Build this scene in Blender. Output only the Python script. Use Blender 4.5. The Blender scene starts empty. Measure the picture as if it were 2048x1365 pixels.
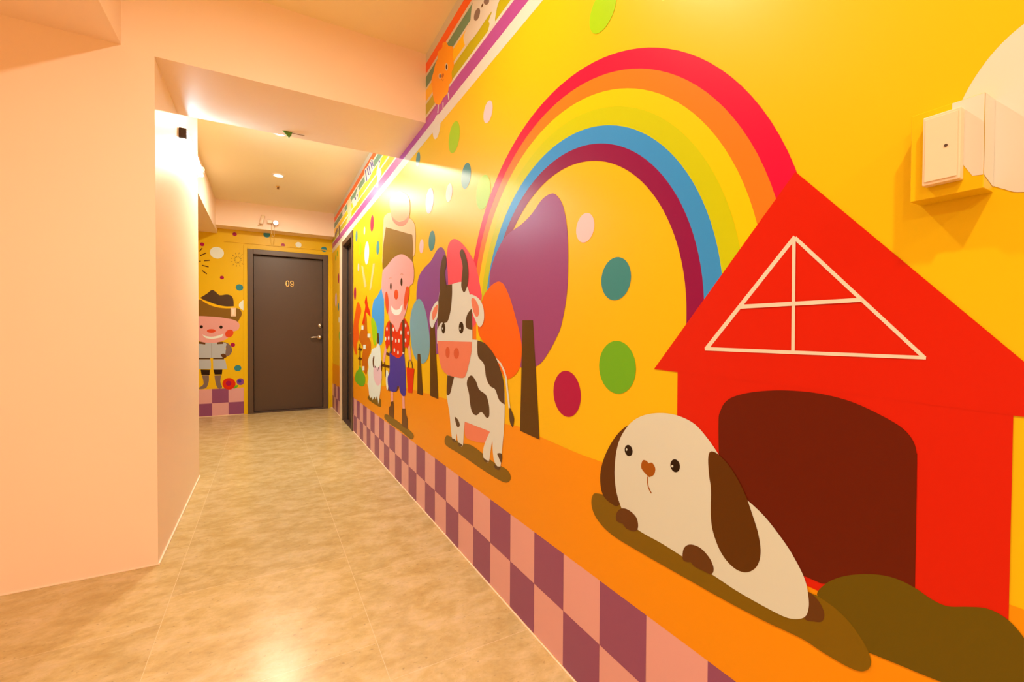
import bpy, bmesh, math, random
from mathutils import Vector, Matrix
from mathutils.geometry import tessellate_polygon
random.seed(4)
scn = bpy.context.scene
COL = scn.collection

# ------------------------------------------------------------------ camera
F = 883.36
R_ = Vector((0.87385314, -0.48615975, 0.00542021))
U_ = Vector((0.0028466, 0.01626416, 0.99986368))
W_ = Vector((0.48618163, 0.87371859, -0.01559639))
CAM = Vector((0, 0, 1.0))
cd = bpy.data.cameras.new('camera'); cam = bpy.data.objects.new('camera', cd); COL.objects.link(cam)
cd.sensor_width = 36; cd.lens = F/2048*36; cd.clip_start = 0.02
m = Matrix((R_, U_, -W_)).transposed().to_4x4(); m.translation = CAM
cam.matrix_world = m
scn.camera = cam

# room dimensions (metres)
XR = 0.774; YE = 6.326; YW = 2.383; YP = 3.726; XP = -0.409
ZC = 2.54; ZB = 2.165; YB = 2.948; XBOX = -0.517; XL = -2.4; YN = -3.0

def ray(x, y): return (x-1024)/F*R_ - (y-682.5)/F*U_ + W_
def on_right(x, y, d=0.0):
    r = ray(x, y); return CAM + r*((XR-d)/r.x)
def on_end(x, y, d=0.0):
    r = ray(x, y); return CAM + r*((YE-d)/r.y)

# ------------------------------------------------------------------ materials
def lin(c): return tuple(((v/255)/12.92 if v/255 <= .04045 else ((v/255+.055)/1.055)**2.4) for v in c)
def mat(name, base, rough=.5, metal=0, spec=.5, emit=None, es=0, bump=0, bscale=60, var=0, coat=0):
    mt = bpy.data.materials.new(name); mt.use_nodes = True
    nt = mt.node_tree; b = nt.nodes['Principled BSDF']
    b.inputs['Base Color'].default_value = (*base, 1)
    b.inputs['Roughness'].default_value = rough
    b.inputs['Metallic'].default_value = metal
    b.inputs['Specular IOR Level'].default_value = spec
    b.inputs['Coat Weight'].default_value = coat
    if emit:
        b.inputs['Emission Color'].default_value = (*emit, 1); b.inputs['Emission Strength'].default_value = es
    tc = nt.nodes.new('ShaderNodeTexCoord')
    if bump:
        n = nt.nodes.new('ShaderNodeTexNoise'); n.inputs['Scale'].default_value = bscale; n.inputs['Detail'].default_value = 3
        bp = nt.nodes.new('ShaderNodeBump'); bp.inputs['Strength'].default_value = bump; bp.inputs['Distance'].default_value = .002
        nt.links.new(tc.outputs['Object'], n.inputs['Vector'])
        nt.links.new(n.outputs['Fac'], bp.inputs['Height']); nt.links.new(bp.outputs['Normal'], b.inputs['Normal'])
    if var:
        n2 = nt.nodes.new('ShaderNodeTexNoise'); n2.inputs['Scale'].default_value = 2.5
        nt.links.new(tc.outputs['Object'], n2.inputs['Vector'])
        mr = nt.nodes.new('ShaderNodeMapRange'); mr.inputs['To Min'].default_value = 1-var; mr.inputs['To Max'].default_value = 1+var
        nt.links.new(n2.outputs['Fac'], mr.inputs['Value'])
        mx = nt.nodes.new('ShaderNodeMix'); mx.data_type = 'RGBA'; mx.blend_type = 'MULTIPLY'; mx.inputs['Factor'].default_value = 1
        mx.inputs['A'].default_value = (*base, 1)
        nt.links.new(mr.outputs['Result'], mx.inputs['B']); nt.links.new(mx.outputs['Result'], b.inputs['Base Color'])
    return mt

ILL = (1.34, .78, .43)
ILL_HI = (1.34, .92, .56)
def base_of(px, ill=ILL): return tuple(min(.9, max(.0, a/b-.006)) for a, b in zip(lin(px), ill))
PC = dict(
 yellow=(255,170,12), orange=(255,134,0), red=(226,30,0), arch=(108,26,2), cream=(246,208,160), dogwhite=(232,196,150),
 darkbrown=(100,46,4), mound=(135,84,4), bush=(112,74,4), nose=(172,78,12), eye=(45,22,8),
 r1=(240,10,45), r2=(255,112,22), r3=(255,182,0), r4=(212,180,2), r5=(62,132,160), r6=(150,5,52),
 purple=(162,62,92), trunk=(96,52,6), otree=(255,92,2), pinktree=(255,72,74), purple2=(150,66,108), tealtree=(128,156,140),
 teal=(64,124,104), green=(118,160,24), crimson=(184,4,52), pinkdot=(255,178,150), lavender=(215,170,170), whitedot=(255,228,190),
 lime=(175,185,4), cpurple=(160,72,84), cpink=(246,150,118), salmon=(250,118,76), salmon2=(228,84,44),
 cowwhite=(236,202,160), cowbrown=(92,54,26), hatorange=(250,172,105), hatpale=(240,152,84), hatbrown=(150,88,20),
 skin=(252,150,116), cheek=(246,70,26), shirt=(238,40,8), overall=(70,48,116), boot=(108,52,16),
 blue=(72,144,178), orangered=(250,82,4), rust=(214,92,6), sheep=(246,214,176), sheepface=(250,176,150), peach=(253,180,96),
 f_red=(290,95,0), f_teal=(112,142,96), f_yellow=(275,190,0), f_olive=(206,172,2), f_purple=(190,70,120), f_band=(242,208,164),
 navy=(70,50,110), greyb=(140,96,70), khaki=(200,170,140), sunor=(285,160,0))
PM = {}
def paint(c):
    if c not in PM:
        PM[c] = mat('mural_'+c, base_of(PC[c], ILL_HI if c.startswith('f_') or c in ('cream', 'sunor') else ILL), rough=.35, spec=.25, bump=.06, bscale=18)
    return PM[c]

WALL = mat('peach_wall_paint', (.94,.79,.67), rough=.42, spec=.4, bump=.25, bscale=9, var=.02)
CEIL = mat('ceiling_paint', (.94,.87,.62), rough=.6, spec=.3, bump=.1, bscale=40, var=.02)
WHITEP = mat('white_trim_paint', (.88,.80,.68), rough=.4)
CAULK = mat('pale_caulk', (.92,.78,.64), rough=.5)
DOORM = mat('dark_brown_door', (.075,.044,.028), rough=.38, bump=.08, bscale=90, var=.06)
DOORF = mat('dark_brown_frame', (.09,.057,.036), rough=.38)
DOORD = mat('door_gasket', (.012,.008,.006), rough=.6)
BRASS = mat('brass', (.85,.60,.22), rough=.25, metal=1)
NICKEL = mat('satin_nickel', (.78,.70,.60), rough=.28, metal=1)
PLAST = mat('cream_plastic', (.80,.66,.50), rough=.3)
DARKP = mat('dark_plastic', (.06,.035,.025), rough=.5)
GREENP = mat('green_plastic', (.10,.30,.04), rough=.3)
CABLE = mat('pale_cable', (.80,.66,.42), rough=.5)
RING = mat('lamp_ring', (.9,.86,.8), rough=.3)
LENS = mat('lamp_lens', (.9,.9,.9), emit=(1,.86,.62), es=14)
TUBE = mat('tube_glow', (.9,.95,1), emit=(.40,.82,1), es=46)
METALW = mat('white_enamel', (.86,.88,.88), rough=.3)

def floor_mat():
    mt = bpy.data.materials.new('beige_stone_tile'); mt.use_nodes = True
    nt = mt.node_tree; N = nt.nodes; L = nt.links; b = N['Principled BSDF']
    geo = N.new('ShaderNodeNewGeometry'); sep = N.new('ShaderNodeSeparateXYZ'); L.new(geo.outputs['Position'], sep.inputs[0])
    def add(o, v):
        a = N.new('ShaderNodeMath'); a.operation = 'ADD'; L.new(o, a.inputs[0]); a.inputs[1].default_value = v; return a.outputs[0]
    comb = N.new('ShaderNodeCombineXYZ'); L.new(add(sep.outputs['Y'], -3.15+6.28), comb.inputs[0]); L.new(add(sep.outputs['X'], .318+6.28), comb.inputs[1])
    br = N.new('ShaderNodeTexBrick'); L.new(comb.outputs[0], br.inputs['Vector'])
    br.inputs['Scale'].default_value = 1; br.inputs['Brick Width'].default_value = .628; br.inputs['Row Height'].default_value = .628
    br.inputs['Mortar Size'].default_value = .0010; br.inputs['Mortar Smooth'].default_value = .3; br.offset = .72
    br.inputs['Color1'].default_value = (0,0,0,1); br.inputs['Color2'].default_value = (1,1,1,1); br.inputs['Mortar'].default_value = (.5,.5,.5,1)
    # veined, blotchy stone
    mp = N.new('ShaderNodeMapping'); mp.inputs['Scale'].default_value = (2.4, 3.5, 1); L.new(geo.outputs['Position'], mp.inputs['Vector'])
    mp.inputs['Rotation'].default_value = (0,0,.25)
    n1 = N.new('ShaderNodeTexNoise'); n1.inputs['Scale'].default_value = 3.0; n1.inputs['Detail'].default_value = 9; n1.inputs['Roughness'].default_value = .68; n1.inputs['Distortion'].default_value = .25
    L.new(mp.outputs[0], n1.inputs['Vector'])
    cr = N.new('ShaderNodeValToRGB'); L.new(n1.outputs['Fac'], cr.inputs[0])
    e = cr.color_ramp.elements; e[0].position = .28; e[0].color = (.46,.34,.13,1); e[1].position = .74; e[1].color = (.64,.53,.33,1)
    k = e.new(.46); k.color = (.53,.42,.19,1); k = e.new(.56); k.color = (.59,.48,.25,1)
    n2 = N.new('ShaderNodeTexNoise'); n2.inputs['Scale'].default_value = 11; n2.inputs['Detail'].default_value = 6; n2.inputs['Roughness'].default_value = .7
    L.new(mp.outputs[0], n2.inputs['Vector'])
    mr = N.new('ShaderNodeMapRange'); mr.inputs['From Min'].default_value = .3; mr.inputs['From Max'].default_value = .7; mr.inputs['To Min'].default_value = .88; mr.inputs['To Max'].default_value = 1.08
    L.new(n2.outputs['Fac'], mr.inputs['Value'])
    m1 = N.new('ShaderNodeMix'); m1.data_type = 'RGBA'; m1.blend_type = 'MULTIPLY'; m1.inputs['Factor'].default_value = 1
    L.new(cr.outputs[0], m1.inputs['A']); L.new(mr.outputs[0], m1.inputs['B'])
    # dark flecks
    n3 = N.new('ShaderNodeTexNoise'); n3.inputs['Scale'].default_value = 26; n3.inputs['Detail'].default_value = 2; L.new(mp.outputs[0], n3.inputs['Vector'])
    r3 = N.new('ShaderNodeMapRange'); r3.inputs['From Min'].default_value = .27; r3.inputs['From Max'].default_value = .34; r3.inputs['To Min'].default_value = .72; r3.inputs['To Max'].default_value = 1
    L.new(n3.outputs['Fac'], r3.inputs['Value'])
    m2 = N.new('ShaderNodeMix'); m2.data_type = 'RGBA'; m2.blend_type = 'MULTIPLY'; m2.inputs['Factor'].default_value = 1
    L.new(m1.outputs['Result'], m2.inputs['A']); L.new(r3.outputs[0], m2.inputs['B'])
    # per-tile tone
    mr2 = N.new('ShaderNodeMapRange'); mr2.inputs['To Min'].default_value = .95; mr2.inputs['To Max'].default_value = 1.05
    L.new(br.outputs['Color'], mr2.inputs['Value'])
    m3 = N.new('ShaderNodeMix'); m3.data_type = 'RGBA'; m3.blend_type = 'MULTIPLY'; m3.inputs['Factor'].default_value = 1
    L.new(m2.outputs['Result'], m3.inputs['A']); L.new(mr2.outputs[0], m3.inputs['B'])
    m4 = N.new('ShaderNodeMix'); m4.data_type = 'RGBA'; L.new(br.outputs['Fac'], m4.inputs['Factor'])
    L.new(m3.outputs['Result'], m4.inputs['A']); m4.inputs['B'].default_value = (.70,.59,.37,1)
    L.new(m4.outputs['Result'], b.inputs['Base Color'])
    b.inputs['Roughness'].default_value = .26; b.inputs['Specular IOR Level'].default_value = .5
    bp = N.new('ShaderNodeBump'); bp.inputs['Strength'].default_value = .1; bp.inputs['Distance'].default_value = .002
    L.new(n2.outputs['Fac'], bp.inputs['Height']); L.new(bp.outputs[0], b.inputs['Normal'])
    return mt
FLOORM = floor_mat()

# ------------------------------------------------------------------ mesh helpers
def obj(name, bm, mats, parent=None, smooth=False):
    me = bpy.data.meshes.new(name); bm.to_mesh(me); bm.free()
    for mm in (mats if isinstance(mats, (list, tuple)) else [mats]): me.materials.append(mm)
    if smooth:
        for p in me.polygons: p.use_smooth = True
    o = bpy.data.objects.new(name, me); COL.objects.link(o)
    if parent: o.parent = parent; o.matrix_parent_inverse = Matrix.Translation(parent.location).inverted()
    return o
def struct(o, label=None):
    o['kind'] = 'structure'
    if label: o['label'] = label
    return o
def thing(name, label, cat, loc, group=None):
    o = bpy.data.objects.new(name, None); COL.objects.link(o); o.location = loc; o.empty_display_size = .05
    o['label'] = label; o['category'] = cat
    if group: o['group'] = group
    return o
def box(bm, x0, x1, y0, y1, z0, z1, bev=0, mi=0, seg=2):
    g = bmesh.ops.create_cube(bm, size=1)
    vs = g['verts']
    for v in vs:
        v.co = Vector(((x0+x1)/2+v.co.x*(x1-x0), (y0+y1)/2+v.co.y*(y1-y0), (z0+z1)/2+v.co.z*(z1-z0)))
    fs = set(f for v in vs for f in v.link_faces)
    for f in fs: f.material_index = mi
    if bev:
        es = list(set(e for v in vs for e in v.link_edges))
        bmesh.ops.bevel(bm, geom=es, offset=bev, segments=seg, affect='EDGES', profile=.6)
    return bm
def cyl(bm, a, b, r, seg=24, r2=None, cap=True):
    a = Vector(a); b = Vector(b); d = b-a
    g = bmesh.ops.create_cone(bm, cap_ends=cap, segments=seg, radius1=r, radius2=r if r2 is None else r2, depth=d.length)
    M = Matrix.Translation((a+b)/2) @ d.to_track_quat('Z', 'Y').to_matrix().to_4x4()
    bmesh.ops.transform(bm, matrix=M, verts=g['verts'])
def tube(bm, pts, r, seg=8):
    pts = [Vector(p) for p in pts]; rings = []
    for i, p in enumerate(pts):
        d = (pts[min(i+1, len(pts)-1)]-pts[max(i-1, 0)]).normalized(); q = d.to_track_quat('Z', 'Y')
        rings.append([bm.verts.new(p + q @ Vector((r*math.cos(2*math.pi*k/seg), r*math.sin(2*math.pi*k/seg), 0))) for k in range(seg)])
    for A, B in zip(rings, rings[1:]):
        for k in range(seg): bm.faces.new((A[k], A[(k+1) % seg], B[(k+1) % seg], B[k]))
    bm.faces.new(rings[0][::-1]); bm.faces.new(rings[-1])
def quadbox(name, m, *boxes, bev=0):
    bm = bmesh.new()
    for b in boxes: box(bm, *b, bev=bev)
    return obj(name, bm, m)

# ------------------------------------------------------------------ painted shapes on a wall
CR = dict(P=(0,0,1), A=(840,380,4.55), B=(840,660,4.136), C=(740,380,5.683), D=(740,600,4.875), E=(700,600,6.2), F=(1160,800,2.437),
          G=(940,80,2.353), H=(1400,820,2.5046), I=(840,60,7.583), J=(900,0,11.378), K=(380,560,4.707), K2=(380,440,8.53),
          M=(700,400,6.2), N=(680,560,4.014), Q=(640,280,6.825))
STEP = .00022; PN = 0
def parse(s):
    o = []
    for t in s.split():
        c = t.endswith('*'); x, y = t.rstrip('*').split(','); o.append((float(x), float(y), c))
    return o
def smooth_closed(pts, sub=5):
    n = len(pts); out = []
    for i in range(n):
        p0, p1, p2, p3 = pts[i-1], pts[i], pts[(i+1) % n], pts[(i+2) % n]
        if p1[2] and p2[2]: out.append(p1[:2]); continue
        a = p1 if p1[2] else p0; d = p2 if p2[2] else p3
        for k in range(sub):
            t = k/sub
            f = lambda q0, q1, q2, q3: .5*((2*q1)+(-q0+q2)*t+(2*q0-5*q1+4*q2-q3)*t*t+(-q0+3*q1-3*q2+q3)*t**3)
            out.append((f(a[0], p1[0], p2[0], d[0]), f(a[1], p1[1], p2[1], d[1])))
    return out
class Paint:
    """collects coloured shapes of one painted figure and links them as one mesh"""
    def __init__(s, name, parent, plane='R', label=None):
        s.n = name; s.p = parent; s.pl = plane; s.bm = bmesh.new(); s.m = []; s.label = label
        s.on = on_right if plane == 'R' else on_end
    def mi(s, c):
        if c not in s.m: s.m.append(c)
        return s.m.index(c)
    def raw(s, P, c, lv):           # P: list of 3-D points lying on the wall
        global PN
        PN = (PN+1) % 38; P = [Vector(p)+(Vector((-1,0,0)) if s.pl == 'R' else Vector((0,-1,0)))*PN*5e-6 for p in P]
        vs = [s.bm.verts.new(p) for p in P]; i = s.mi(c)
        for t in tessellate_polygon([P]):
            try: f = s.bm.faces.new([vs[k] for k in t])
            except ValueError: continue
            f.material_index = i
            f.normal_update()
            want = Vector((-1,0,0)) if s.pl == 'R' else Vector((0,-1,0))
            if f.normal.dot(want) < 0: f.normal_flip()
    def poly(s, crop, txt, c, lv, smooth=True):
        x0, y0, k = CR[crop]; pts = parse(txt)
        pts = smooth_closed(pts) if smooth else [p[:2] for p in pts]
        s.raw([s.on(x0+x/k, y0+y/k, lv*STEP) for x, y in pts], c, lv); return s
    def ell(s, crop, cx, cy, rx, ry, c, lv, rot=0, n=24):
        x0, y0, k = CR[crop]; P = []
        for i in range(n):
            a = 2*math.pi*i/n; u = rx*math.cos(a); v = ry*math.sin(a)
            P.append(s.on(x0+(cx+u*math.cos(rot)-v*math.sin(rot))/k, y0+(cy+u*math.sin(rot)+v*math.cos(rot))/k, lv*STEP))
        s.raw(P, c, lv); return s
    def disc(s, crop, cx, cy, hh, c, lv, n=32):    # a true circle on the wall through the photo's top and bottom
        x0, y0, k = CR[crop]
        t = s.on(x0+cx/k, y0+(cy-hh)/k, lv*STEP); b = s.on(x0+cx/k, y0+(cy+hh)/k, lv*STEP); o = (t+b)/2; r = (t.z-b.z)/2
        P = []
        for i in range(n):
            a = 2*math.pi*i/n
            P.append(o + (Vector((0, r*math.cos(a), r*math.sin(a))) if s.pl == 'R' else Vector((r*math.cos(a), 0, r*math.sin(a)))))
        s.raw(P, c, lv); return s
    def line(s, crop, txt, w, c, lv):
        x0, y0, k = CR[crop]; pts = [p[:2] for p in parse(txt)]
        L, Rr = [], []
        for i, (x, y) in enumerate(pts):
            ax, ay = pts[max(i-1, 0)]; bx, by = pts[min(i+1, len(pts)-1)]
            d = math.hypot(bx-ax, by-ay) or 1; nx, ny = -(by-ay)/d*w/2, (bx-ax)/d*w/2
            L.append((x+nx, y+ny)); Rr.append((x-nx, y-ny))
        for i in range(len(pts)-1):
            s.raw([s.on(x0+a/k, y0+b/k, lv*STEP) for a, b in (L[i], L[i+1], Rr[i+1], Rr[i])], c, lv)
        return s
    def rect(s, a0, a1, z0, z1, c, lv):
        if s.pl == 'R': P = [Vector((XR-lv*STEP, a, z)) for a, z in ((a0,z0),(a1,z0),(a1,z1),(a0,z1))]
        else: P = [Vector((a, YE-lv*STEP, z)) for a, z in ((a0,z0),(a1,z0),(a1,z1),(a0,z1))]
        s.raw(P, c, lv); return s
    def ring(s, cy, cz, r0, r1, c, lv, n=64, leg=.12):
        a0, a1 = 0, math.pi
        pts = [(cy-r0, cz-leg)] + [(cy-r0*math.cos(a1*i/n), cz+r0*math.sin(a1*i/n)) for i in range(n+1)] + [(cy+r0, cz-leg)]
        pin = [(cy-r1, cz-leg)] + [(cy-r1*math.cos(a1*i/n), cz+r1*math.sin(a1*i/n)) for i in range(n+1)] + [(cy+r1, cz-leg)]
        for i in range(len(pts)-1):
            s.raw([Vector((XR-lv*STEP, y, z)) for y, z in (pts[i], pts[i+1], pin[i+1], pin[i])], c, lv)
        return s
    def done(s):
        o = obj(s.n, s.bm, [paint(c) for c in s.m], s.p)
        if s.label: o['label'] = s.label
        return o

# ================================================================== ROOM SHELL
struct(quadbox('floor', FLOORM, (XL-.1, XR+.3, YN-.1, YE+.3, -.1, 0)), 'glossy beige stone tile floor running down the corridor')
struct(quadbox('ceiling', CEIL, (XL-.1, XR+.3, YN-.1, YE+.3, ZC, ZC+.12)), 'flat painted ceiling of the corridor')

# right wall with the doorway of door_2 and a strip of bare paint above the frieze
DY0, DY1, DZ = 4.714, 5.40, 2.045
bm = bmesh.new()
box(bm, XR, XR+.16, YN, DY0, 0, ZC); box(bm, XR, XR+.16, DY1, YE+.16, 0, ZC); box(bm, XR, XR+.16, DY0, DY1, DZ, ZC)
wr = struct(obj('wall_right', bm, [paint('yellow')]), 'yellow mural wall with rainbow, barn and farm animals along the right side')

# far wall around door_1
FX0, FX1, FZ = -.20, .72, 2.03
bm = bmesh.new()
box(bm, XL, FX0, YE, YE+.16, 0, ZC); box(bm, FX1, XR, YE, YE+.16, 0, ZC); box(bm, FX0, FX1, YE, YE+.16, FZ, ZC)
wf = struct(obj('wall_far', bm, [paint('yellow')]), 'yellow far wall with a painted farmer and polka dots around the dark door')

struct(quadbox('wall_left', WALL, (XL, XP, YW, YP, 0, ZC)), 'peach wall block projecting into the corridor on the left')
struct(quadbox('wall_outer_left', WALL, (XL-.14, XL, YN, YE+.16, 0, ZC)), 'peach wall closing the left side')
struct(quadbox('wall_back', WALL, (XL, XR, YN-.14, YN, 0, ZC)), 'peach wall behind the viewer')
struct(quadbox('ceiling_beam', WALL, (XP, XR, YW, YB, ZB, ZC)), 'wide peach beam crossing the corridor between left wall and mural')
struct(quadbox('ceiling_soffit', WALL, (XL, XBOX, YN, YW, 2.18, ZC)), 'dropped soffit at the upper left over the near lobby')
struct(quadbox('ceiling_beam', WALL, (XL, -.504, YP, YE, 2.186, ZC)), 'beam running along the left ceiling beyond the left wall block')
struct(quadbox('ceiling_beam', WALL, (-.504, XR, 6.12, YE, 2.245, ZC)), 'beam above the dark door at the far end')

# thin caulk beads where the walls meet the floor
def bead(name, *bs): struct(quadbox(name, CAULK, *bs, bev=.001), 'thin pale sealant line where wall meets floor')
t = .0045
bead('baseboard_right', (XR-t, XR, YN, DY0, 0, t), (XR-t, XR, 5.60, YE, 0, t))
bead('baseboard_left', (XP, XP+t*1.6, YW-t, YP, 0, t*1.6))
bead('baseboard_near_left', (XL, XP, YW-t, YW, 0, t))
bead('baseboard_far', (XL, FX0-.03, YE-t, YE, 0, t), (FX1, XR, YE-t, YE, 0, t))

# ================================================================== DOORS
# door_1: number 09, far wall
d1 = struct(thing('door_1', '', '', (.26, YE, 0)), 'closed dark brown door with brass number 09 at the far end'); del d1['category']
bm = bmesh.new(); fw = .062
box(bm, FX0, FX0+fw, YE-.022, YE+.13, 0, FZ, bev=.004); box(bm, FX1-fw, FX1, YE-.022, YE+.13, 0, FZ, bev=.004); box(bm, FX0+fw, FX1-fw, YE-.022, YE+.13, FZ-fw, FZ, bev=.004)
obj('door_frame', bm, DOORF, d1)
bm = bmesh.new(); box(bm, FX0+fw+.004, FX1-fw-.004, YE+.034, YE+.076, .018, FZ-fw-.005, bev=.002); leaf = obj('door_leaf', bm, DOORM, d1)
bm = bmesh.new(); box(bm, FX0+fw, FX1-fw, YE+.08, YE+.13, 0, FZ-fw); obj('door_gasket', bm, DOORD, d1)
bm = bmesh.new(); box(bm, FX0+.01, FX1-.01, YE-.02, YE+.12, 0, .016, bev=.003); obj('door_sill', bm, DARKP, d1)
# lever handle and deadbolt
yl = YE+.034; hx, hz = .618, .945
bm = bmesh.new(); cyl(bm, (hx, yl, hz), (hx, yl-.012, hz), .030); cyl(bm, (hx, yl-.012, hz), (hx, yl-.045, hz), .013)
cyl(bm, (hx, yl-.045, hz), (hx, yl-.058, hz), .022, r2=.017)
tube(bm, [(hx, yl-.045, hz), (hx-.03, yl-.048, hz+.002), (hx-.07, yl-.048, hz+.001), (hx-.105, yl-.046, hz-.004), (hx-.112, yl-.040, hz-.006)], .0095, 12)
h = obj('door_handle', bm, NICKEL, d1, True); h['label'] = 'satin metal lever handle'
bm = bmesh.new(); cyl(bm, (.625, yl, 1.10), (.625, yl-.018, 1.10), .030, r2=.026); cyl(bm, (.625, yl-.018, 1.10), (.625, yl-.024, 1.10), .014)
h = obj('deadbolt', bm, NICKEL, d1, True); h['label'] = 'round satin metal deadbolt'
# digits 0 and 9, built as bent strips
def digit(ch, cx, cz, w, hgt):
    bm = bmesh.new(); r = .0046
    if ch == '0':
        P = [(-.5,-.28),(-.5,.28),(-.22,.5),(.22,.5),(.5,.28),(.5,-.28),(.22,-.5),(-.22,-.5),(-.5,-.28)]
    else:
        P = [(.5,.0),(.2,-.08),(-.2,-.08),(-.5,.1),(-.5,.34),(-.22,.5),(.22,.5),(.5,.3),(.5,-.25),(.22,-.5),(-.2,-.5),(-.5,-.3)]
    pts = [(cx+a*w, yl-.004, cz+b*hgt) for a, b in P]
    for a, b in zip(pts, pts[1:]):
        A = Vector(a); B = Vector(b); d = (B-A).normalized(); n = Vector((-d.z, 0, d.x))*r; A2 = A-d*r*.4; B2 = B+d*r*.4
        q = [A2-n, B2-n, B2+n, A2+n]; fr = [bm.verts.new(v+Vector((0,-.003,0))) for v in q]; bk = [bm.verts.new(v+Vector((0,.004,0))) for v in q]
        bm.faces.new(fr); bm.faces.new(bk[::-1])
        for k in range(4): bm.faces.new((fr[k], bk[k], bk[(k+1) % 4], fr[(k+1) % 4]))
    bmesh.ops.recalc_face_normals(bm, faces=bm.faces)
    return bm
for ch, cx in (('0', .240), ('9', .291)):
    o = obj('door_number', digit(ch, cx, 1.632, .031, .068), BRASS, d1); o['label'] = 'brass digit '+ch
# pale trim strip around door_1
bm = bmesh.new()
box(bm, FX0-.042, FX0, YE-.008, YE, 0, FZ+.04, bev=.002); box(bm, FX0+.0005, FX1+.036, YE-.008, YE, FZ+.0, FZ+.04)
box(bm, FX1, FX1+.030, YE-.008, YE, 0, FZ-.0005)
struct(obj('trim_1', bm, paint('yellow')), 'yellow painted strip framing the dark door')
bm = bmesh.new(); box(bm, FX0-.24, XR, YE-.010, YE, FZ+.062, FZ+.070); struct(obj('trim_2', bm, paint('yellow')), 'thin yellow ledge line above the dark door')

# door_2: in the right wall
d2 = struct(thing('door_2', '', '', (XR, 5.05, 0)), 'dark brown door set back in the mural wall, seen edge-on'); del d2['category']
bm = bmesh.new(); fw2 = .055
box(bm, XR-.012, XR+.15, DY0, DY0+fw2, 0, DZ, bev=.003); box(bm, XR-.012, XR+.15, DY1-fw2, DY1, 0, DZ, bev=.003); box(bm, XR-.012, XR+.15, DY0+fw2, DY1-fw2, DZ-fw2, DZ, bev=.003)
obj('door_frame', bm, DOORF, d2)
bm = bmesh.new(); box(bm, XR+.05, XR+.09, DY0+fw2+.003, DY1-fw2-.003, .012, DZ-fw2-.004, bev=.002); obj('door_leaf', bm, DOORM, d2)
bm = bmesh.new(); box(bm, XR+.035, XR+.05, DY1-fw2-.02, DY1-fw2, 0, DZ-fw2); box(bm, XR+.035, XR+.05, DY0+fw2, DY1-fw2, DZ-fw2-.02, DZ-fw2); obj('door_stop', bm, DOORD, d2)
bm = bmesh.new(); box(bm, XR-.008, XR+.05, DY0+fw2, DY1-fw2, 0, .011, bev=.002); obj('door_sill', bm, DARKP, d2)
bm = bmesh.new(); hy = DY0+fw2+.07
cyl(bm, (XR+.05, hy, 1.0), (XR+.035, hy, 1.0), .026); cyl(bm, (XR+.035, hy, 1.0), (XR+.012, hy, 1.0), .011); tube(bm, [(XR+.012, hy, 1.0), (XR+.010, hy+.05, 1.0), (XR+.012, hy+.11, .998)], .009, 12)
obj('door_handle', bm, NICKEL, d2, True)
# cream casing beside door_2
bm = bmesh.new(); box(bm, XR-.010, XR, 5.40, 5.60, 0, 2.066, bev=.002); box(bm, XR-.010, XR, DY0, 5.40, DZ, 2.066, bev=.002)
struct(obj('trim_3', bm, WHITEP), 'cream casing beside the set-back door')

# ================================================================== MURAL, right wall
P = lambda n, label=None: Paint(n, wr, 'R', label)
# ground band
p = P('painted_ground', 'orange painted ground band')
gl = "%s" % "706,752* 730,768 760,772 790,772 812,776 840,784 893,799 950,824 1009,848 1041,855 1080,874 1160,909 1201,923"
pts = [on_right(x, y, 2*STEP) for x, y in smooth_closed(parse(gl))[:-5]]
top = [(v.y, v.z) for v in pts if v.y < DY0+.02]
poly = [Vector((XR-2*STEP, DY0, .345)), Vector((XR-2*STEP, DY0, top[0][1]))] + [Vector((XR-2*STEP, a, b)) for a, b in top if a < DY0] + \
       [Vector((XR-2*STEP, .6, .672)), Vector((XR-2*STEP, .1, .682)), Vector((XR-2*STEP, -.6, .66)), Vector((XR-2*STEP, YN, .66)), Vector((XR-2*STEP, YN, .345))]
p.raw(poly, 'orange', 2)
p.rect(5.60, YE, .33, .60, 'orange', 2)
p.done()
# checkerboard
p = P('painted_checkerboard', 'purple and pink checkerboard border along the floor')
p.rect(YN, DY0, .006, .345, 'cpink', 1); p.rect(5.60, YE, .006, .345, 'cpink', 1)
s = .1643
k0 = int(math.floor((YN-.738)/s))
for k in range(k0, 40):
    a, b = .738+k*s, .738+(k+1)*s
    for A, B in ((YN, DY0), (5.60, YE)):
        y0, y1 = max(a, A), min(b, B)
        if y1-y0 < .002: continue
        if k % 2 == 0: p.rect(y0, y1, .173, .345, 'cpurple', 2)
        else: p.rect(y0, y1, .006, .173, 'cpurple', 2)
p.done()
# frieze
p = P('painted_frieze', 'striped frieze of red, teal, yellow, olive and purple above a cream band')
p.rect(YN, YE, 2.066, ZC, 'f_band', 1)
for z0, z1, c in ((2.432,2.488,'f_red'), (2.354,2.414,'f_teal'), (2.281,2.342,'f_yellow'), (2.205,2.264,'f_olive'), (2.123,2.189,'f_purple')):
    p.rect(YN, YE, z0, z1, c, 2)
p.disc('P', 873, 254, 23, 'f_band', 2)
p.done()
p = P('painted_cow', 'cream and brown animal painted across the stripes of the frieze')
p.poly('J', "560,-60* 500,130 476,330 455,540 400,620 310,830 338,1020 385,1005 560,830 940,270 880,480 900,540 872,730 1010,545 1030,400 1085,120 1160,-60* 1200,-300* 700,-300*", 'f_band', 4)
p.ell('J', 615, 330, 60, 150, 'greyb', 5, .28); p.ell('J', 830, 30, 60, 80, 'greyb', 5, .3); p.ell('J', 735, 122, 16, 50, 'darkbrown', 5, .35)
p.done()
p = P('painted_sun', 'round orange sun with a small face painted over the frieze')
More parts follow.
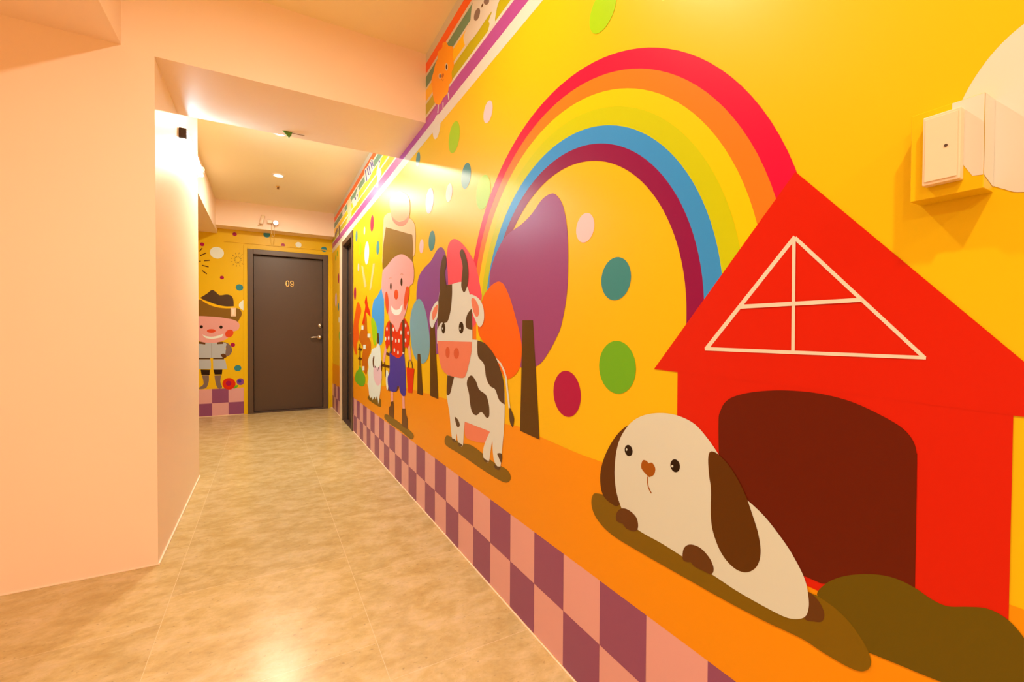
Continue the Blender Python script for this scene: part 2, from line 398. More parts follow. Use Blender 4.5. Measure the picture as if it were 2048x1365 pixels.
p.poly('I', "400,185 432,240 500,262 496,400 512,470 512,560 482,640 486,770 442,830 422,950 350,1040 300,1130 232,1112 200,1010 188,900 172,770 205,640 232,520 268,430 270,340 335,270 345,200", 'sunor', 4)
for a, b, w in (("425,950","437,1060",14), ("350,1100","350,1200",14), ("280,1130","270,1260",14), ("455,850","500,770",14)): p.line('I', a+' '+b, w, 'f_band', 3)
p.ell('I', 303, 700, 20, 44, 'f_band', 5); p.ell('I', 303, 700, 11, 30, 'eye', 6); p.ell('I', 402, 560, 21, 58, 'f_band', 5); p.ell('I', 402, 558, 12, 38, 'eye', 6)
p.ell('I', 345, 690, 17, 34, 'rust', 5, .25); p.line('I', "330,745 345,775 360,750", 7, 'rust', 5)
p.done()
# far part of the frieze: zebra, giraffe, sheep
p = P('painted_zebra', 'white animal with navy stripes painted on the frieze')
p.poly('Q', "612,400 650,360 700,260 722,280 730,330 735,390 700,470 650,560 615,560 608,480", 'f_band', 4)
for a in ("618,410 640,560", "642,380 668,480", "665,350 690,470", "690,300 712,400", "704,270 726,360"): p.line('Q', a, 13, 'navy', 5)
p.poly('Q', "795,290 820,262 826,290 812,380 835,420 835,470 800,560 792,640 770,640 780,520 770,440 785,370", 'f_band', 4); p.ell('Q', 810, 292, 9, 16, 'navy', 5)
p.done()
p = P('painted_giraffe', 'orange giraffe painted on the frieze')
p.poly('Q', "395,800 378,860 372,960 385,1040 360,1120 372,1150 400,1110 420,1060 432,960 425,880 430,830 405,790", 'hatorange', 4)
p.poly('Q', "255,1180 268,1180 270,1300 258,1310", 'boot', 4); p.poly('Q', "205,1280 235,1200 240,1240 215,1330", 'boot', 4)
p.done()
p = P('painted_lamb', 'small white lamb painted on the frieze')
p.poly('Q', "480,790 500,700 520,640 535,690 525,740 520,800 500,880 465,915 445,880 440,820 460,800", 'f_band', 4); p.ell('Q', 482, 800, 8, 24, 'navy', 5); p.ell('Q', 508, 758, 7, 22, 'navy', 5)
p.poly('Q', "312,930 325,915 338,960 325,1030 305,1020 305,970", 'f_band', 4)
p.done()

# rainbow
p = P('painted_rainbow', 'six-band painted rainbow arch')
rr = [.703, .660, .618, .578, .534, .490, .447]
for i in range(6): p.ring(1.082, 1.045, rr[i], rr[i+1], 'r%d' % (i+1), 2)
p.done()
# polka dots
for crop, cx, cy, hh, c in (('P',1205,20,41,'lime'), ('P',976,224,21,'pinkdot'), ('P',908,275,30,'lime'), ('P',836,319,14,'teal'), ('P',932,352,25,'teal'),
    ('P',966,385,34,'lime'), ('P',859,402,25,'lavender'), ('P',898,386,18,'pinkdot'), ('P',863.5,482,20,'teal'), ('P',843,493,14,'pinkdot'), ('P',1170,456,29,'pinkdot'),
    ('P',1231,558,43,'teal'), ('P',1233,735,53,'green'), ('P',1133,788,46,'crimson'), ('P',744,447,16,'crimson'), ('P',755.6,496,13.5,'teal'), ('P',733.5,506.5,23,'whitedot'),
    ('P',720.6,498,14,'lime'), ('P',713,472.5,11,'teal'), ('P',710,587,13,'crimson'), ('P',729,462,8,'pinkdot'), ('P',717,535,8,'pinkdot'),
    ('P',671.5,516,6,'green'), ('P',674.5,507,6,'green'), ('P',677,557,10,'crimson'), ('P',672,600,14,'pinkdot'), ('P',677,614,8,'teal'), ('P',678,640,6,'whitedot'), ('P',679,672,9,'green')):
    Paint('painted_dot', wr).disc(crop, cx, cy, hh, c, 3).done()
p = P('painted_cloud', 'large round cream cloud behind the switch box')
p.poly('P', "2048,48 1993,98 1948,158 1915,222 1906,268 1925,325 1965,362 2010,379 2048,384 2160,370 2260,300 2270,150 2180,40 2100,20", 'cream', 2)
p.done()
# barn
p = P('painted_barn', 'red barn with a white roof truss and dark arched doorway')
V = lambda y, z, lv: Vector((XR-lv*STEP, y, z))
p.raw([V(.656,.59,3), V(.656,.93,3), V(.167,.93,3), V(.167,.59,3)], 'red', 3)
p.raw([V(.722,.922,4), V(.419,1.274,4), V(.103,.905,4)], 'red', 4)
p.poly('P', "1440,1010* 1437,856 1441,822 1456,800 1488,788 1535,782 1585,782 1640,788 1700,803 1760,830 1805,857 1826,882 1833,906 1834,935 1830,1178* 1643,1168* 1607,1152*", 'arch', 5)
p.line('P', "1590,474 1412,699", 8, 'cream', 5); p.line('P', "1590,476 1850,717", 8, 'cream', 6); p.line('P', "1410,698 1852,716", 7, 'cream', 7)
p.line('P', "1588,478 1586,706", 7, 'cream', 8); p.line('P', "1480,614 1724,600", 8, 'cream', 9)
p.done()
# trees
def tree(crown_crop, crown, cc, lv, trunk_crop=None, trunk=None, tl=None, label=None):
    p = P('painted_tree', label); p.poly(crown_crop, crown, cc, lv)
    if trunk: p.poly(trunk_crop, trunk, 'trunk', tl or lv+2, smooth=False)
    p.done()
tree('P', "964,592* 958,560 951,530 938,505 922,485 908,478 898,487 894,505 892,535 891,590 900,650 930,670 955,640", 'pinktree', 3, label='pink red tree crown behind the cow')
tree('P', "881,495 873,502 862,522 848,537 838,553 834,575 833,605 838,640 850,672 865,705 876,708 890,700 898,650 896,560 893,520 888,500", 'purple2', 4, 'P', "860,640 869,640 876.5,799 860,792", 7, 'small purple tree between farmer and cow')
tree('P', "1103.6,387.3 1084.5,398.7 1063,428.5 1042,449.7 1020.7,464.6 1003.7,483.7 986.7,522 979,560 982,620 1000,690 1030,728 1055,738 1080,728 1100,700 1113,675 1122.7,650 1133.4,590 1136.3,526 1134.6,462.5 1127,415.7 1116,394", 'purple', 4, 'P', "1045,641 1066,641 1079,880 1040,862", 6, 'large purple tree under the rainbow')
tree('P', "993.8,564.2 980.7,573.4 967.5,592 959.8,621.8 956.5,665 975.4,696.3 987.5,713 999.6,737.4 1009.2,756 1016.5,758.6 1031,749.5 1040.7,730 1043.6,696 1038.9,665 1031.2,635 1020.2,597 1009.2,572 1001.5,564.6", 'otree', 5, label='orange tree crown beside the cow')
tree('N', "640,155 608,172 580,230 562,330 565,440 580,560 610,640 655,672 690,655 715,590 720,480 702,330 675,210", 'tealtree', 6, 'N', "622,595 645,595 666,930 620,915", 7, 'grey teal tree beside the farmer')
tree('N', "335,65 300,130 270,170 256,250 258,310 275,420 300,510 325,525 345,480 353,350 354,200 348,100", 'blue', 3, 'N', "298,430 311,428 316,520 300,522", 5, 'blue tree behind the farmer')
tree('N', "262,305 250,330 258,430 270,515 285,520 300,440 288,350", 'lime', 4, label='slim lime green tree')
tree('E', "95,30 62,180 45,300 38,500 55,640 85,680 84,560 110,460 104,300 140,130", 'orangered', 3, label='orange red tree beside the set-back door')
p = P('painted_bush', 'green bush at the far end of the mural'); p.poly('N', "130,740 118,800 150,845 185,855 202,820 200,775 180,735 160,690 145,725", 'green', 6); p.done()
p = P('painted_bush', 'large olive bush in front of the barn')
p.poly('H', "590,940 620,880 700,840 800,825 900,828 990,850 1080,895 1160,950 1240,985 1340,988 1430,995 1510,1030 1580,1090 1650,1190 1760,1420* 1500,1460* 1210,1365 1000,1280 840,1215* 800,1150 700,1050", 'bush', 6)
p.done()
# windmill house
p = P('painted_windmill', 'orange windmill house with a red peak and small windows')
p.poly('E', "185,200 155,340 125,400 110,480 130,530 160,600 150,720 150,830 200,930 220,820 225,720 255,640 260,540 235,470 215,380 205,200", 'rust', 4)
p.poly('E', "205,-60* 182,30 190,90 150,300* 180,300* 200,150* 245,205* 252,195* 245,140 220,60", 'shirt', 5)
for x, y, w, h in ((155,345,13,26), (180,585,16,26), (165,850,14,26), (235,445,18,24)): p.poly('E', "%d,%d %d,%d %d,%d %d,%d" % (x-w,y-h,x+w,y-h,x+w,y+h,x-w,y+h), 'sheep', 6, False)
p.poly('M', "140,815 165,830 205,1070 180,1090", 'peach', 3, False); p.poly('M', "285,790 310,790 262,1100 240,1130", 'peach', 3, False)
p.done()
p = P('painted_fence', 'brown painted fence posts')
p.line('N', "160,515 161,690", 9, 'darkbrown', 7)
p.line('N', "147,552 176,562", 20, 'darkbrown', 7); p.line('N', "147,628 174,638", 20, 'darkbrown', 7)
p.line('D', "147,516 195,540", 26, 'darkbrown', 5); p.line('D', "120,636 190,656", 26, 'darkbrown', 5); p.line('D', "138,545 152,750", 9, 'darkbrown', 5)
p.done()
# sheep
p = P('painted_sheep', 'white woolly sheep with a pink face')
p.poly('N', "232,930 228,962 320,1022 328,995 322,955 260,930", 'mound', 6)
p.poly('N', "305,512 296,528 286,545 272,548 255,562 250,590 238,612 224,655 230,700 222,745 228,790 222,835 230,880 234,925 246,950 256,938 262,965 276,940 286,962 298,935 308,1000* 318,938 328,860 334,780 330,680 328,600 322,540 314,520", 'sheep', 7)
p.poly('N', "276,690 300,708 331,690 334,800 316,845 290,840 272,790 268,740", 'sheepface', 8)
p.poly('N', "268,615 262,650 266,700 276,705 272,660 276,620", 'darkbrown', 8); p.poly('N', "330,650 338,660 338,710 332,740 328,700", 'darkbrown', 8)
p.ell('N', 284, 700, 4, 8, 'eye', 9); p.ell('N', 312, 708, 4, 8, 'eye', 9); p.line('N', "296,715 302,735 308,715", 4, 'darkbrown', 9)
p.done()
# farmer
p = P('painted_farmer', 'farmer in a tall hat, red dotted shirt and blue overalls holding a bucket')
p.poly('D', "145,1120 140,1145 150,1165 200,1215 300,1280 370,1340 405,1360 425,1340 420,1310 385,1270 330,1230 250,1170 175,1122", 'mound', 6)
p.poly('D', "200,880 225,880 226,1010 206,1010", 'skin', 7, False); p.poly('D', "312,930 336,930 340,1070 318,1070", 'skin', 7, False)
p.poly('D', "200,995* 228,990* 235,1050 232,1162* 205,1140 185,1120 184,1055 200,1030", 'boot', 8); p.poly('D', "312,1060* 345,1060* 350,1110 366,1170 366,1262* 310,1232* 311,1140", 'boot', 8)
p.poly('D', "152,440 170,440 145,590 138,610 127,600 132,540", 'skin', 7); p.poly('D', "368,455 388,450 396,500 402,585 390,595 380,560 372,500", 'skin', 7)
p.poly('D', "192,840 250,830 284,845 265,890 240,898 180,888 170,870", 'boot', 7)
p.poly('D', "158,690 180,720 176,860 165,880 155,800", 'sheep', 7)
p.poly('D', "190,505* 191,690 172,760 178,850 195,885 230,900 258,885 266,845 284,845 290,890 310,930 332,942 348,905 346,700 332,505*", 'overall', 8)
p.poly('D', "185,205 155,260 144,340 150,430 163,482 188,440 205,520 230,545 275,570 312,540 328,505 345,460 368,472 385,400 385,300 370,240 336,178 318,212 270,250 262,300 250,300 240,250 210,235", 'shirt', 9)
for x, y in ((165,285),(228,290),(182,375),(218,380),(252,400),(282,400),(302,320),(348,250),(370,325),(346,395),(238,490),(273,515),(205,500),(322,510),(152,380)): p.ell('D', x, y, 7, 20, 'sheep', 10, n=12)
p.poly('D', "192,218 212,228 214,520 197,520", 'cowbrown', 11, False); p.poly('D', "314,200 337,190 337,512 316,512", 'cowbrown', 11, False)
# hat
p.poly('C', "235,250 222,150 240,80 290,35 340,20 400,40 440,90 452,170 446,300 400,340 300,350 250,320", 'hatpale', 8)
p.poly('C', "165,300 240,258 330,300 440,320 490,360 515,440 517,600 490,760 300,800 150,860 143,700 145,560 152,400", 'hatorange', 7)
p.poly('C', "245,298 268,365 330,412 400,398 442,330 440,290 400,340 330,362 280,335", 'salmon', 9)
p.poly('C', "180,425* 480,510* 492,640 482,820* 150,915* 140,860 150,640", 'hatbrown', 8)
p.poly('P', "766,541 775,531 784,519 795,511 805,509 816,515 824.5,524 827,533 828,549 826,566 818,576 815,610 810,630 805,641 797,650 790,652 781,644 777,631 772,612 766,592 763,575 764,555", 'skin', 10)
p.poly('P', "785,640 802,638 797,660 793,664 789,655", 'skin', 11)
p.poly('P', "813,574 818,577 817.5,595 813,612 810,621 807.5,610 809,592", 'cheek', 11); p.poly('P', "771,586 774,585 777,600 777,620 775,628 772,618 770,600", 'cheek', 11)
p.ell('P', 792.4, 589.5, 4.3, 10, 'cheek', 11); p.ell('P', 781.7, 573, 1.7, 7, 'eye', 11); p.ell('P', 803, 564.5, 2, 8, 'eye', 11)
p.line('C', "215,1012 230,1000 245,1002", 5, 'rust', 11); p.line('C', "345,962 360,955 378,962", 5, 'rust', 11)
p.poly('D', "205,55* 212,115 250,150 297,130 320,45* 300,62 285,90 248,98 225,80", 'whitedot', 11)
p.done()
p = P('painted_bucket', 'red bucket in the farmer\'s hand')
p.poly('D', "355,660 432,672 425,750 412,912 370,905 362,800", 'shirt', 9, False); p.line('D', "372,665 372,625 382,590 392,585 405,605 412,640 412,668", 7, 'cowbrown', 10)
p.done()
# cow
p = P('painted_cow', 'white cow with brown patches and a salmon muzzle')
p.poly('B', "215,880 203,925 225,965 330,1030 520,1160 640,1235 700,1263 738,1255 750,1215 715,1155 600,1090 440,965 340,935 245,880", 'mound', 6)
p.poly('B', "370,755* 470,790* 582,835* 580,880 545,925 520,935 440,920 375,880", 'salmon', 6)
p.line('B', "628,240 665,280 695,340 712,400 722,500 740,650", 14, 'cowwhite', 7)
p.poly('B', "742,645 765,690 778,740 768,812* 745,770 738,700", 'cowbrown', 7)
p.poly('B', "590,830 540,930 521,1010 528,1070 550,1092 572,1085 590,960 602,900", 'cowwhite', 7)
p.poly('B', "525,1060 550,1080 574,1085 560,1095 535,1090", 'cowbrown', 8)
p.poly('B', "250,200* 432,80* 480,88 540,120 600,190 650,290 682,400 700,540 700,700 692,850 680,980 670,1100 660,1140 635,1125 612,1080 602,1000 598,900 578,845 470,800 370,760* 362,850 355,955 330,962 312,920 303,860 295,925 272,918 258,850 245,700 232,620 221,530 226,380", 'cowwhite', 8)
p.poly('B', "475,88* 540,115 610,200 650,290 690,430 700,620* 655,582 622,495 580,465 548,400 535,310 520,270 482,225 473,150", 'cowbrown', 9)
p.poly('B', "430,380 400,395 387,450 405,530 412,600 430,680 465,708 500,682 520,690 550,728 573,712 570,620 545,540 490,495 465,430", 'cowbrown', 9)
p.poly('B', "226,378* 285,382* 268,450 252,520 235,542 220,520", 'cowbrown', 9)
p.poly('B', "288,722 315,745 330,790 312,808 297,775", 'cowbrown', 9); p.poly('B', "640,1025 677,1030 672,1100 650,1055", 'cowbrown', 9)
p.poly('B', "262,900 285,905 300,928 275,925", 'cowbrown', 9); p.poly('B', "315,935 340,945 352,960 325,965", 'cowbrown', 9); p.poly('B', "612,1115 640,1130 665,1135 650,1160 620,1145", 'cowbrown', 9)
p.poly('A', "235,866* 290,858 365,838 405,850 430,880 452,950 468,1050 475,1200 477,1400* 155,1400* 155,1290 160,1150 165,1020 178,930 190,880*", 'cowwhite', 10)
p.poly('A', "190,880* 235,866* 292,860* 292,960 280,1090 255,1190 225,1212 190,1212 158,1272* 160,1130 168,1000", 'cowbrown', 11)
p.poly('A', "470,1080* 432,1130 415,1200 425,1258 475,1275*", 'cowbrown', 11)
p.poly('A', "165,1015 125,1050 95,1120 87,1190 95,1240 115,1258 138,1205 160,1150", 'cowwhite', 12); p.poly('A', "160,1045 130,1075 110,1130 118,1185 143,1150 158,1100", 'salmon', 13)
p.poly('A', "452,962 500,965 548,1005 578,1080 582,1180 560,1238 535,1245 505,1190 472,1100", 'cowwhite', 12); p.poly('A', "470,990 500,995 533,1060 537,1130 515,1157 490,1120 470,1040", 'salmon', 13)
p.poly('A', "215,598 195,660 180,760 180,900 195,935 225,935 237,868 225,760 238,690 235,615", 'cowbrown', 12)
p.poly('A', "385,540 362,570 375,630 388,700 380,800 376,880 398,932 422,900 438,800 435,700 415,600", 'cowbrown', 12)
p.ell('A', 213, 1260, 17, 50, 'eye', 12); p.ell('A', 375, 1255, 22, 54, 'eye', 12); p.ell('A', 205, 1262, 4, 10, 'cowwhite', 13); p.ell('A', 365, 1265, 6, 12, 'cowwhite', 13)
p.poly('B', "143,92* 428,100* 425,180 402,290 380,370 360,397 310,395 235,375 185,330 157,230", 'salmon', 12)
p.ell('B', 228, 188, 18, 47, 'salmon2', 13); p.ell('B', 301, 195, 22, 46, 'salmon2', 13)
p.done()
# dog
p = P('painted_dog', 'white puppy with dark brown ears lying down')
p.poly('F', "60,470 90,458 200,500 400,640 640,800 900,950 1100,940 1200,985 1300,1070 1380,1180 1415,1260 1410,1308 1370,1325 1300,1300 1180,1230 1080,1165 900,1080 700,975 500,862 300,748 160,662 88,590 58,525", 'mound', 7)
p.poly('F', "1105,940 1160,978 1190,1040 1180,1080 1140,1082 1090,1060", 'boot', 8)
p.poly('F', "240,135 200,150 150,215 112,300 98,380 110,460 150,505 192,512 230,400 240,250", 'darkbrown', 8)
p.poly('F', "205,535 176,440 169,330 188,210 236,125 300,80 385,65 475,77 560,120 630,200 680,275 740,380 810,485* 900,570 1000,700 1060,800 1097,880 1112,950 1115,1010 1100,1055 1060,1070 1000,1060 900,1010 760,930 640,850 500,765 400,702 290,640 240,590", 'dogwhite', 9)
p.poly('F', "640,252 625,280 628,360 638,440 637,560 650,650 690,750 750,820 810,842 860,815 880,750 870,660 840,560 800,450 740,340 680,272", 'darkbrown', 10)
p.poly('F', "305,297 322,297 335,310* 352,308 367,335 360,366 338,378* 318,360 298,330", 'nose', 10); p.line('F', "330,375 329,400 333,425 340,442 348,456", 5, 'nose', 10)
p.ell('F', 237, 248, 19, 28, 'eye', 10, -.2); p.ell('F', 464, 322, 23, 32, 'eye', 10, -.2); p.ell('F', 227, 243, 4, 6, 'dogwhite', 11); p.ell('F', 450, 324, 5, 6, 'dogwhite', 11)
p.poly('F', "205,530 180,550 178,590 208,604* 225,628* 265,642 283,622 275,575 240,540", 'boot', 10)
p.poly('F', "535,706 505,728 503,782 540,792* 555,812* 590,830* 640,850 651,820 630,770 585,722", 'boot', 10)
p.done()

# ================================================================== MURAL, far wall
E_ = lambda n, label=None: Paint(n, wf, 'E', label)
p = E_('painted_checkerboard', 'purple and pink checks at the foot of the far wall')
p.rect(-1.9, FX0-.035, .006, .326, 'cpink', 1)
for k in range(-8, 2):
    a, b = -.567+k*.166, -.567+(k+1)*.166; b = min(b, FX0-.036)
    if k % 2 == 0: p.rect(a, b, .155, .326, 'cpurple', 2)
    else: p.rect(a, b, .006, .155, 'cpurple', 2)
p.done()
p = E_('painted_farmer', 'farmer with a brown hat, white moustache and boots')
p.poly('K', "-90,320 -75,250 -40,215 85,185 140,212 220,248 330,268 440,268 475,285 488,325 465,370 450,400* 400,375 300,358 200,348 50,345 -50,400* -80,370", 'hatbrown', 4)
p.poly('K', "100,168 160,130 205,96 240,112 280,145 350,138 395,158 410,200 412,252* 330,250 240,230 160,200 95,180*", 'cowbrown', 3)
p.poly('K', "-40,215* 40,150* 85,165 160,205 240,232 330,250 412,250* 412,268* 320,268 220,250 140,214 85,185", 'f_yellow', 5)
p.poly('K', "-50,400* 50,345 200,347 300,356 400,374 450,398 466,430 450,472 400,490 380,525 330,565 250,592 200,595 120,588 60,560 10,520 -50,470", 'skin', 6)
p.ell('K', 107, 443, 15, 15, 'eye', 7); p.ell('K', 292, 446, 15, 16, 'eye', 7); p.ell('K', 200, 482, 41, 18, 'cheek', 7); p.ell('K', 370, 506, 42, 34, 'cheek', 7, -.6)
p.poly('K', "115,515 150,530 200,536 250,530 310,512 295,540 240,553 200,556 150,548", 'whitedot', 7)
p.poly('K', "312,588 360,600 392,640 398,670 375,708 340,722 325,690 340,650 330,620", 'greyb', 4)
p.poly('K', "290,705 320,695 345,722 320,740 300,725", 'boot', 6)
p.poly('K', "70,600 320,592 336,640 332,700 318,738* 70,738*", 'khaki', 5)
p.line('K', "85,592 145,600", 20, 'boot', 6); p.line('K', "255,597 312,594", 20, 'boot', 6); p.line('K', "203,600 203,735", 3, 'greyb', 6)
p.poly('K', "80,750 192,750 198,790 195,842 60,842", 'khaki', 5, False); p.poly('K', "216,750 330,750 350,842 220,846", 'khaki', 5, False)
p.line('K', "75,742 190,742", 13, 'cowbrown', 6); p.line('K', "218,742 320,742", 13, 'cowbrown', 6)
p.poly('K', "100,846 188,848 184,897 108,895", 'eye', 4, False); p.poly('K', "220,846 305,846 300,892 232,893", 'eye', 4, False)
p.poly('K', "113,900* 178,900* 176,960 152,1018 95,1030 88,1015 128,980", 'greyb', 4); p.poly('K', "230,902* 294,900* 286,960 302,1012 270,1024 244,985", 'greyb', 4)
p.done()
p = E_('painted_flower', 'red painted rose'); p.ell('K', 367, 980, 62, 55, 'shirt', 4); p.ell('K', 363, 975, 26, 24, 'crimson', 5); p.ell('K', 430, 1008, 28, 12, 'green', 3, -.5); p.done()
p = E_('painted_flower', 'small purple painted rose'); p.ell('K', 474, 960, 36, 32, 'purple2', 4); p.ell('K', 468, 956, 16, 15, 'navy', 5); p.done()
for crop, cx, cy, hh, c in (('K',466,72,30,'teal'), ('K',403,613,19,'crimson'), ('K',450,832,29,'teal'), ('K2',762,245,32,'crimson'), ('K2',207,418,32,'crimson'),
     ('K2',460,562,100,'whitedot'), ('K2',545,985,30,'crimson'), ('P',533.5,469.5,6,'teal'), ('P',566,490.5,3.6,'crimson'), ('P',597,490,5.5,'whitedot'), ('P',648,499,5.4,'teal')):
    Paint('painted_dot', wf, 'E').disc(crop, cx, cy, hh, c, 2).done()
p = E_('painted_dot', 'large white dot beside the door frame'); p.poly('K', "470,215 500,193 541,190* 541,290* 500,287 468,262 460,238", 'whitedot', 2); p.done()
p = E_('painted_firework', 'brown strokes of a painted firework')
for a in ("160,540 210,480", "175,612 278,565", "240,700 338,690", "155,708 185,706", "205,775 318,805", "208,865 288,925"): p.line('K2', a, 17, 'darkbrown', 2)
p.done()
p = E_('painted_firework', 'small faint painted firework')
for i in range(12):
    a = i*math.pi/6+.2
    for r0, r1 in ((40, 68), (95, 125)): p.line('K2', "%f,%f %f,%f" % (815+r0*math.cos(a), 680+r0*math.sin(a), 815+r1*math.cos(a), 680+r1*math.sin(a)), 8, 'mound', 2)
p.done()

# ================================================================== FIXTURES
# recessed downlights
def downlight(x, y, z, label, watts):
    t = thing('ceiling_light', label, 'light', (x, y, z), 'recessed ceiling lights in the corridor')
    bm = bmesh.new(); n = 40; prof = [(.038,-.002),(.040,-.008),(.052,-.009),(.058,-.004),(.058,0)]
    rings = [[bm.verts.new((x+r*math.cos(2*math.pi*k/n), y+r*math.sin(2*math.pi*k/n), z+h)) for k in range(n)] for r, h in prof]
    for A, B in zip(rings, rings[1:]):
        for k in range(n): bm.faces.new((A[k], A[(k+1) % n], B[(k+1) % n], B[k]))
    obj('rim', bm, RING, t, True)
    bm = bmesh.new(); cyl(bm, (x, y, z-.0045), (x, y, z-.0005), .039, 32); obj('lens', bm, LENS, t)
    l = bpy.data.lights.new('downlight_beam', 'AREA'); l.shape = 'DISK'; l.size = .074; l.energy = watts; l.color = WARM; l.spread = math.radians(178)
    lo = bpy.data.objects.new('downlight_beam', l); COL.objects.link(lo); lo.location = (0, 0, -.010); lo.parent = t
    return t
WARM = (1.0, .82, .62)
downlight(.108, 4.90, ZC, 'round recessed ceiling light glowing in full view beyond the beam', 14)
downlight(.096, 3.86, ZC, 'round recessed ceiling light half hidden behind the beam', 12)
downlight(.055, 1.15, ZC, 'round recessed ceiling light just above the near corridor', 9)
downlight(.055, -.35, ZC, 'round recessed ceiling light behind the viewer', 11)
downlight(-1.35, -.95, 2.18, 'added fill light in recessed lamp form, in the dropped soffit of the near lobby', 12)  # invented lobby lamp, added to even out light on the near walls and mural
downlight(.055, -1.85, ZC, 'added unseen fill light in recessed lamp form, nearest the back wall', 9)  # extra unseen lamp, added as fill from behind the camera

# sprinkler nub beyond the downlight
t = thing('sprinkler', 'small brown sprinkler nub on the ceiling behind the visible downlight', 'sprinkler', (.112, 5.28, ZC))
bm = bmesh.new(); cyl(bm, (.112, 5.28, ZC), (.112, 5.28, ZC-.006), .022); obj('flange', bm, BRASS, t, True)
bm = bmesh.new(); cyl(bm, (.112, 5.28, ZC-.006), (.112, 5.28, ZC-.028), .008, r2=.012); obj('nozzle', bm, mat('brown_metal', (.25,.13,.06), rough=.4, metal=.6), t, True)

# fluorescent batten on the side of the left wall block
ya, yb, zt = 2.99, 3.66, 2.078
t = thing('fluorescent_lamp', 'glowing short fluorescent lamp mounted high on the side of the left wall', 'lamp', (XP, 3.15, zt))
bm = bmesh.new(); box(bm, XP-.002, XP+.012, ya, yb, zt-.022, zt+.026, bev=.003); box(bm, XP+.001, XP+.036, ya, yb, zt+.0215, zt+.026); obj('housing', bm, METALW, t)
for y in (ya-.018, yb):
    bm = bmesh.new(); box(bm, XP+.001, XP+.034, y, y+.018, zt-.024, zt+.030, bev=.003); obj('end_cap', bm, DARKP if y < ya else METALW, t)
bm = bmesh.new(); box(bm, XP+.012, XP+.033, ya, yb, zt-.022, zt+.020, bev=.008, seg=4); o = obj('lamp_tube', bm, TUBE, t, True); o['label'] = 'glowing cool white tube'
bm = bmesh.new(); pts = []
for i in range(25):
    a = i/24*2*math.pi*1.1; pts.append((XP+.024+.012*math.sin(a*2), yb+.045+.028*math.sin(a), zt+.03-.03*i/24+.03*math.cos(a)))
tube(bm, [(XP+.02, yb+.018, zt+.02)]+pts, .0045, 8); obj('cable_loop', bm, METALW, t, True)

# green tag hanging at the back edge of the beam
t = thing('hanging_tag', 'small green tag with a thin brown pin under the back edge of the beam', 'tag', (.115, 2.88, ZB))
bm = bmesh.new()
q = [(.085,ZB), (.135,ZB-.002), (.130,ZB-.020), (.118,ZB-.034), (.106,ZB-.022)]
a = [bm.verts.new((x, 2.878, z)) for x, z in q]; b = [bm.verts.new((x, 2.886, z)) for x, z in q]
bm.faces.new(a); bm.faces.new(b[::-1])
for k in range(5): bm.faces.new((a[k], b[k], b[(k+1) % 5], a[(k+1) % 5]))
bmesh.ops.recalc_face_normals(bm, faces=bm.faces); obj('tag_body', bm, GREENP, t)
bm = bmesh.new(); tube(bm, [(.13,2.882,ZB-.004), (.165,2.882,ZB-.005), (.20,2.884,ZB-.004)], .002); o = obj('pin', bm, mat('brown_pin', (.30,.17,.06)), t); o['label'] = 'thin brown pin'

# emergency light and bracket on the far beam
yf = 6.12
t = thing('emergency_light', 'small white emergency lamp box with round head and hanging cable on the far beam', 'lamp', (.06, yf, 2.34))
bm = bmesh.new(); box(bm, .012, .072, yf-.045, yf+.003, 2.318, 2.362, bev=.005); obj('lamp_box', bm, PLAST, t)
bm = bmesh.new(); cyl(bm, (.104, yf-.01, 2.336), (.104, yf-.055, 2.328), .022, r2=.030); cyl(bm, (.07, yf-.02, 2.338), (.09, yf-.02, 2.338), .007, 12); obj('lamp_head', bm, RING, t, True)
bm = bmesh.new(); cyl(bm, (.104, yf-.0555, 2.328), (.104, yf-.058, 2.3275), .025); o = obj('lamp_lens', bm, mat('emergency_lens', (.9,.9,.9), emit=(1,.93,.85), es=3), t); o['label'] = 'bright lamp lens'
bm = bmesh.new(); tube(bm, [(.06,yf-.02,2.318), (.058,yf-.025,2.26), (.060,yf-.02,2.20), (.072,yf-.02,2.165), (.086,yf-.02,2.17), (.092,yf-.02,2.22), (.09,yf-.02,2.30)], .0028)
obj('cable', bm, CABLE, t, True)
t = thing('wall_sensor', 'slim pale tilted sensor on the far beam, left of the emergency lamp', 'sensor', (-.04, yf, 2.35))
bm = bmesh.new(); box(bm, -.022, .022, -.03, 0, -.055, .055, bev=.008)
bmesh.ops.transform(bm, matrix=Matrix.Translation((-.040, yf-.012, 2.352)) @ Matrix.Rotation(.22, 4, 'Y'), verts=bm.verts); obj('sensor_body', bm, PLAST, t, True)
bm = bmesh.new(); box(bm, -.085, -.03, yf-.02, yf, 2.282, 2.292, bev=.002); obj('bracket', bm, CABLE, t)

# switch on the painted hat of the far wall
t = thing('light_switch', 'small cream light switch on the painted hat of the far wall', 'switch', (-.348, YE, 1.248))
bm = bmesh.new(); box(bm, -.376, -.320, YE-.010, YE-.001, 1.195, 1.300, bev=.003); obj('switch_plate', bm, PLAST, t)
bm = bmesh.new(); box(bm, -.360, -.336, YE-.014, YE-.010, 1.215, 1.280, bev=.002); obj('rocker', bm, WHITEP, t)
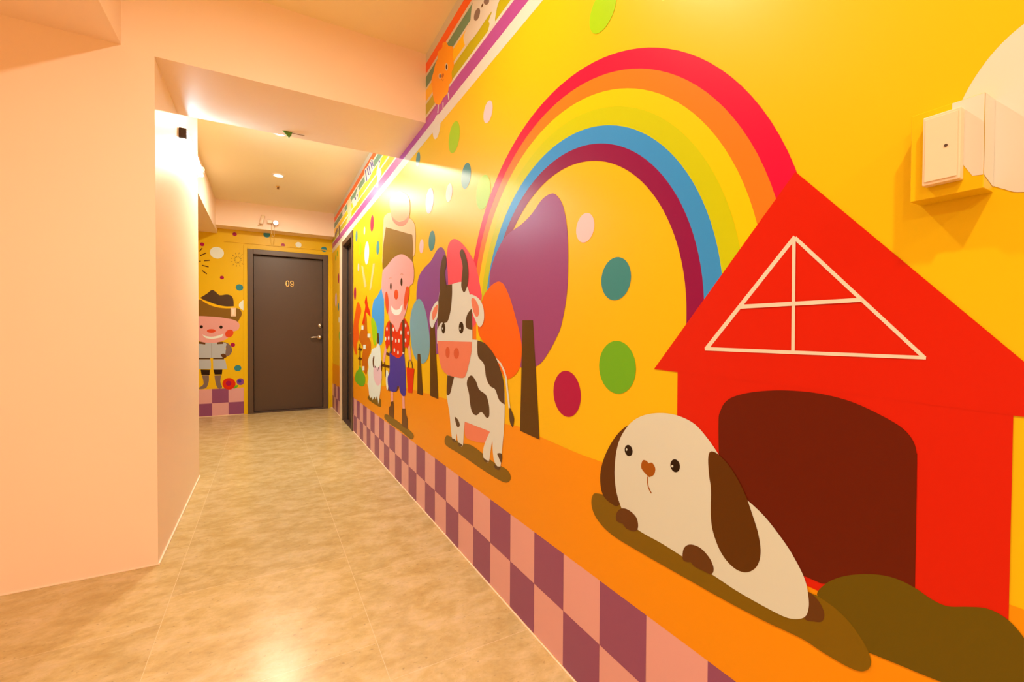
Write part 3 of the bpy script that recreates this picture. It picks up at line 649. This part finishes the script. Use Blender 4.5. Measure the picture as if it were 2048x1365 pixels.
# switch box on the near part of the mural
xf = XR-.034
t = thing('switch_box', 'cream switch on a raised yellow and cream box beside the painted cloud', 'switch', (XR, .22, 1.23))
y0, y1, z0, z1 = .188, .256, 1.176, 1.288
bm = bmesh.new(); box(bm, xf, XR, y0, y1, z0, z1, bev=.0006, seg=1)
obj('backing_box', bm, paint('yellow'), t)
bm = bmesh.new()
def on_x(x, y, X):
    r = ray(x, y); v = CAM + r*(X/r.x); return v
arc = [(1925,160),(1916,180),(1909,200),(1904,225),(1904,262),(1914,300),(1928,332),(1945,352),(1968,370),(1990,372)]
pf = [on_x(x, y, xf-.0003) for x, y in arc]
pf = [v for v in pf if y0+.002 < v.y < y1-.002 and z0+.002 < v.z < z1-.002]
front = [(pf[0].y, z1-.0006)] + [(v.y, v.z) for v in pf] + [(y0+.0003, pf[-1].z-.001), (y0+.0003, z1-.0006)]
bm.faces.new([bm.verts.new((xf-.0003, a, b)) for a, b in front]); zb_ = pf[-1].z-.001
bm.faces.new([bm.verts.new(v) for v in ((xf-.0002, y0-.0003, zb_), (XR-.001, y0-.0003, z0+.006), (XR-.001, y0-.0003, z1-.0006), (xf-.0002, y0-.0003, z1-.0006))])
bmesh.ops.recalc_face_normals(bm, faces=bm.faces)
o = obj('painted_cloud', bm, paint('cream'), t); o['label'] = 'cream cloud paint covering the right half of the box'
sp = bmesh.new(); box(sp, xf-.013, xf-.0005, .205, .240, 1.190, 1.276, bev=.0015); o = obj('switch_plate', sp, PLAST, t); o['label'] = 'cream switch plate'
bm = bmesh.new(); box(bm, xf-.0142, xf-.013, .2075, .2375, 1.194, 1.272, bev=.0005); r_ = obj('rocker', bm, PLAST, t)
bm = bmesh.new(); cyl(bm, (xf-.0140, .2175, 1.2335), (xf-.0150, .2175, 1.2335), .0017, 12); o = obj('indicator', bm, DARKP, r_ if False else t); o['label'] = 'tiny dark indicator dot'

# ================================================================== render look
w = bpy.data.worlds.new('world'); scn.world = w; w.use_nodes = True
w.node_tree.nodes['Background'].inputs[0].default_value = (1, .85, .7, 1); w.node_tree.nodes['Background'].inputs[1].default_value = .0
vs = scn.view_settings; vs.view_transform = 'Standard'; vs.look = 'None'; vs.gamma = 1; vs.use_curve_mapping = False; vs.exposure = .95
scn.cycles.max_bounces = 16; scn.cycles.diffuse_bounces = 12; scn.cycles.sample_clamp_indirect = 8
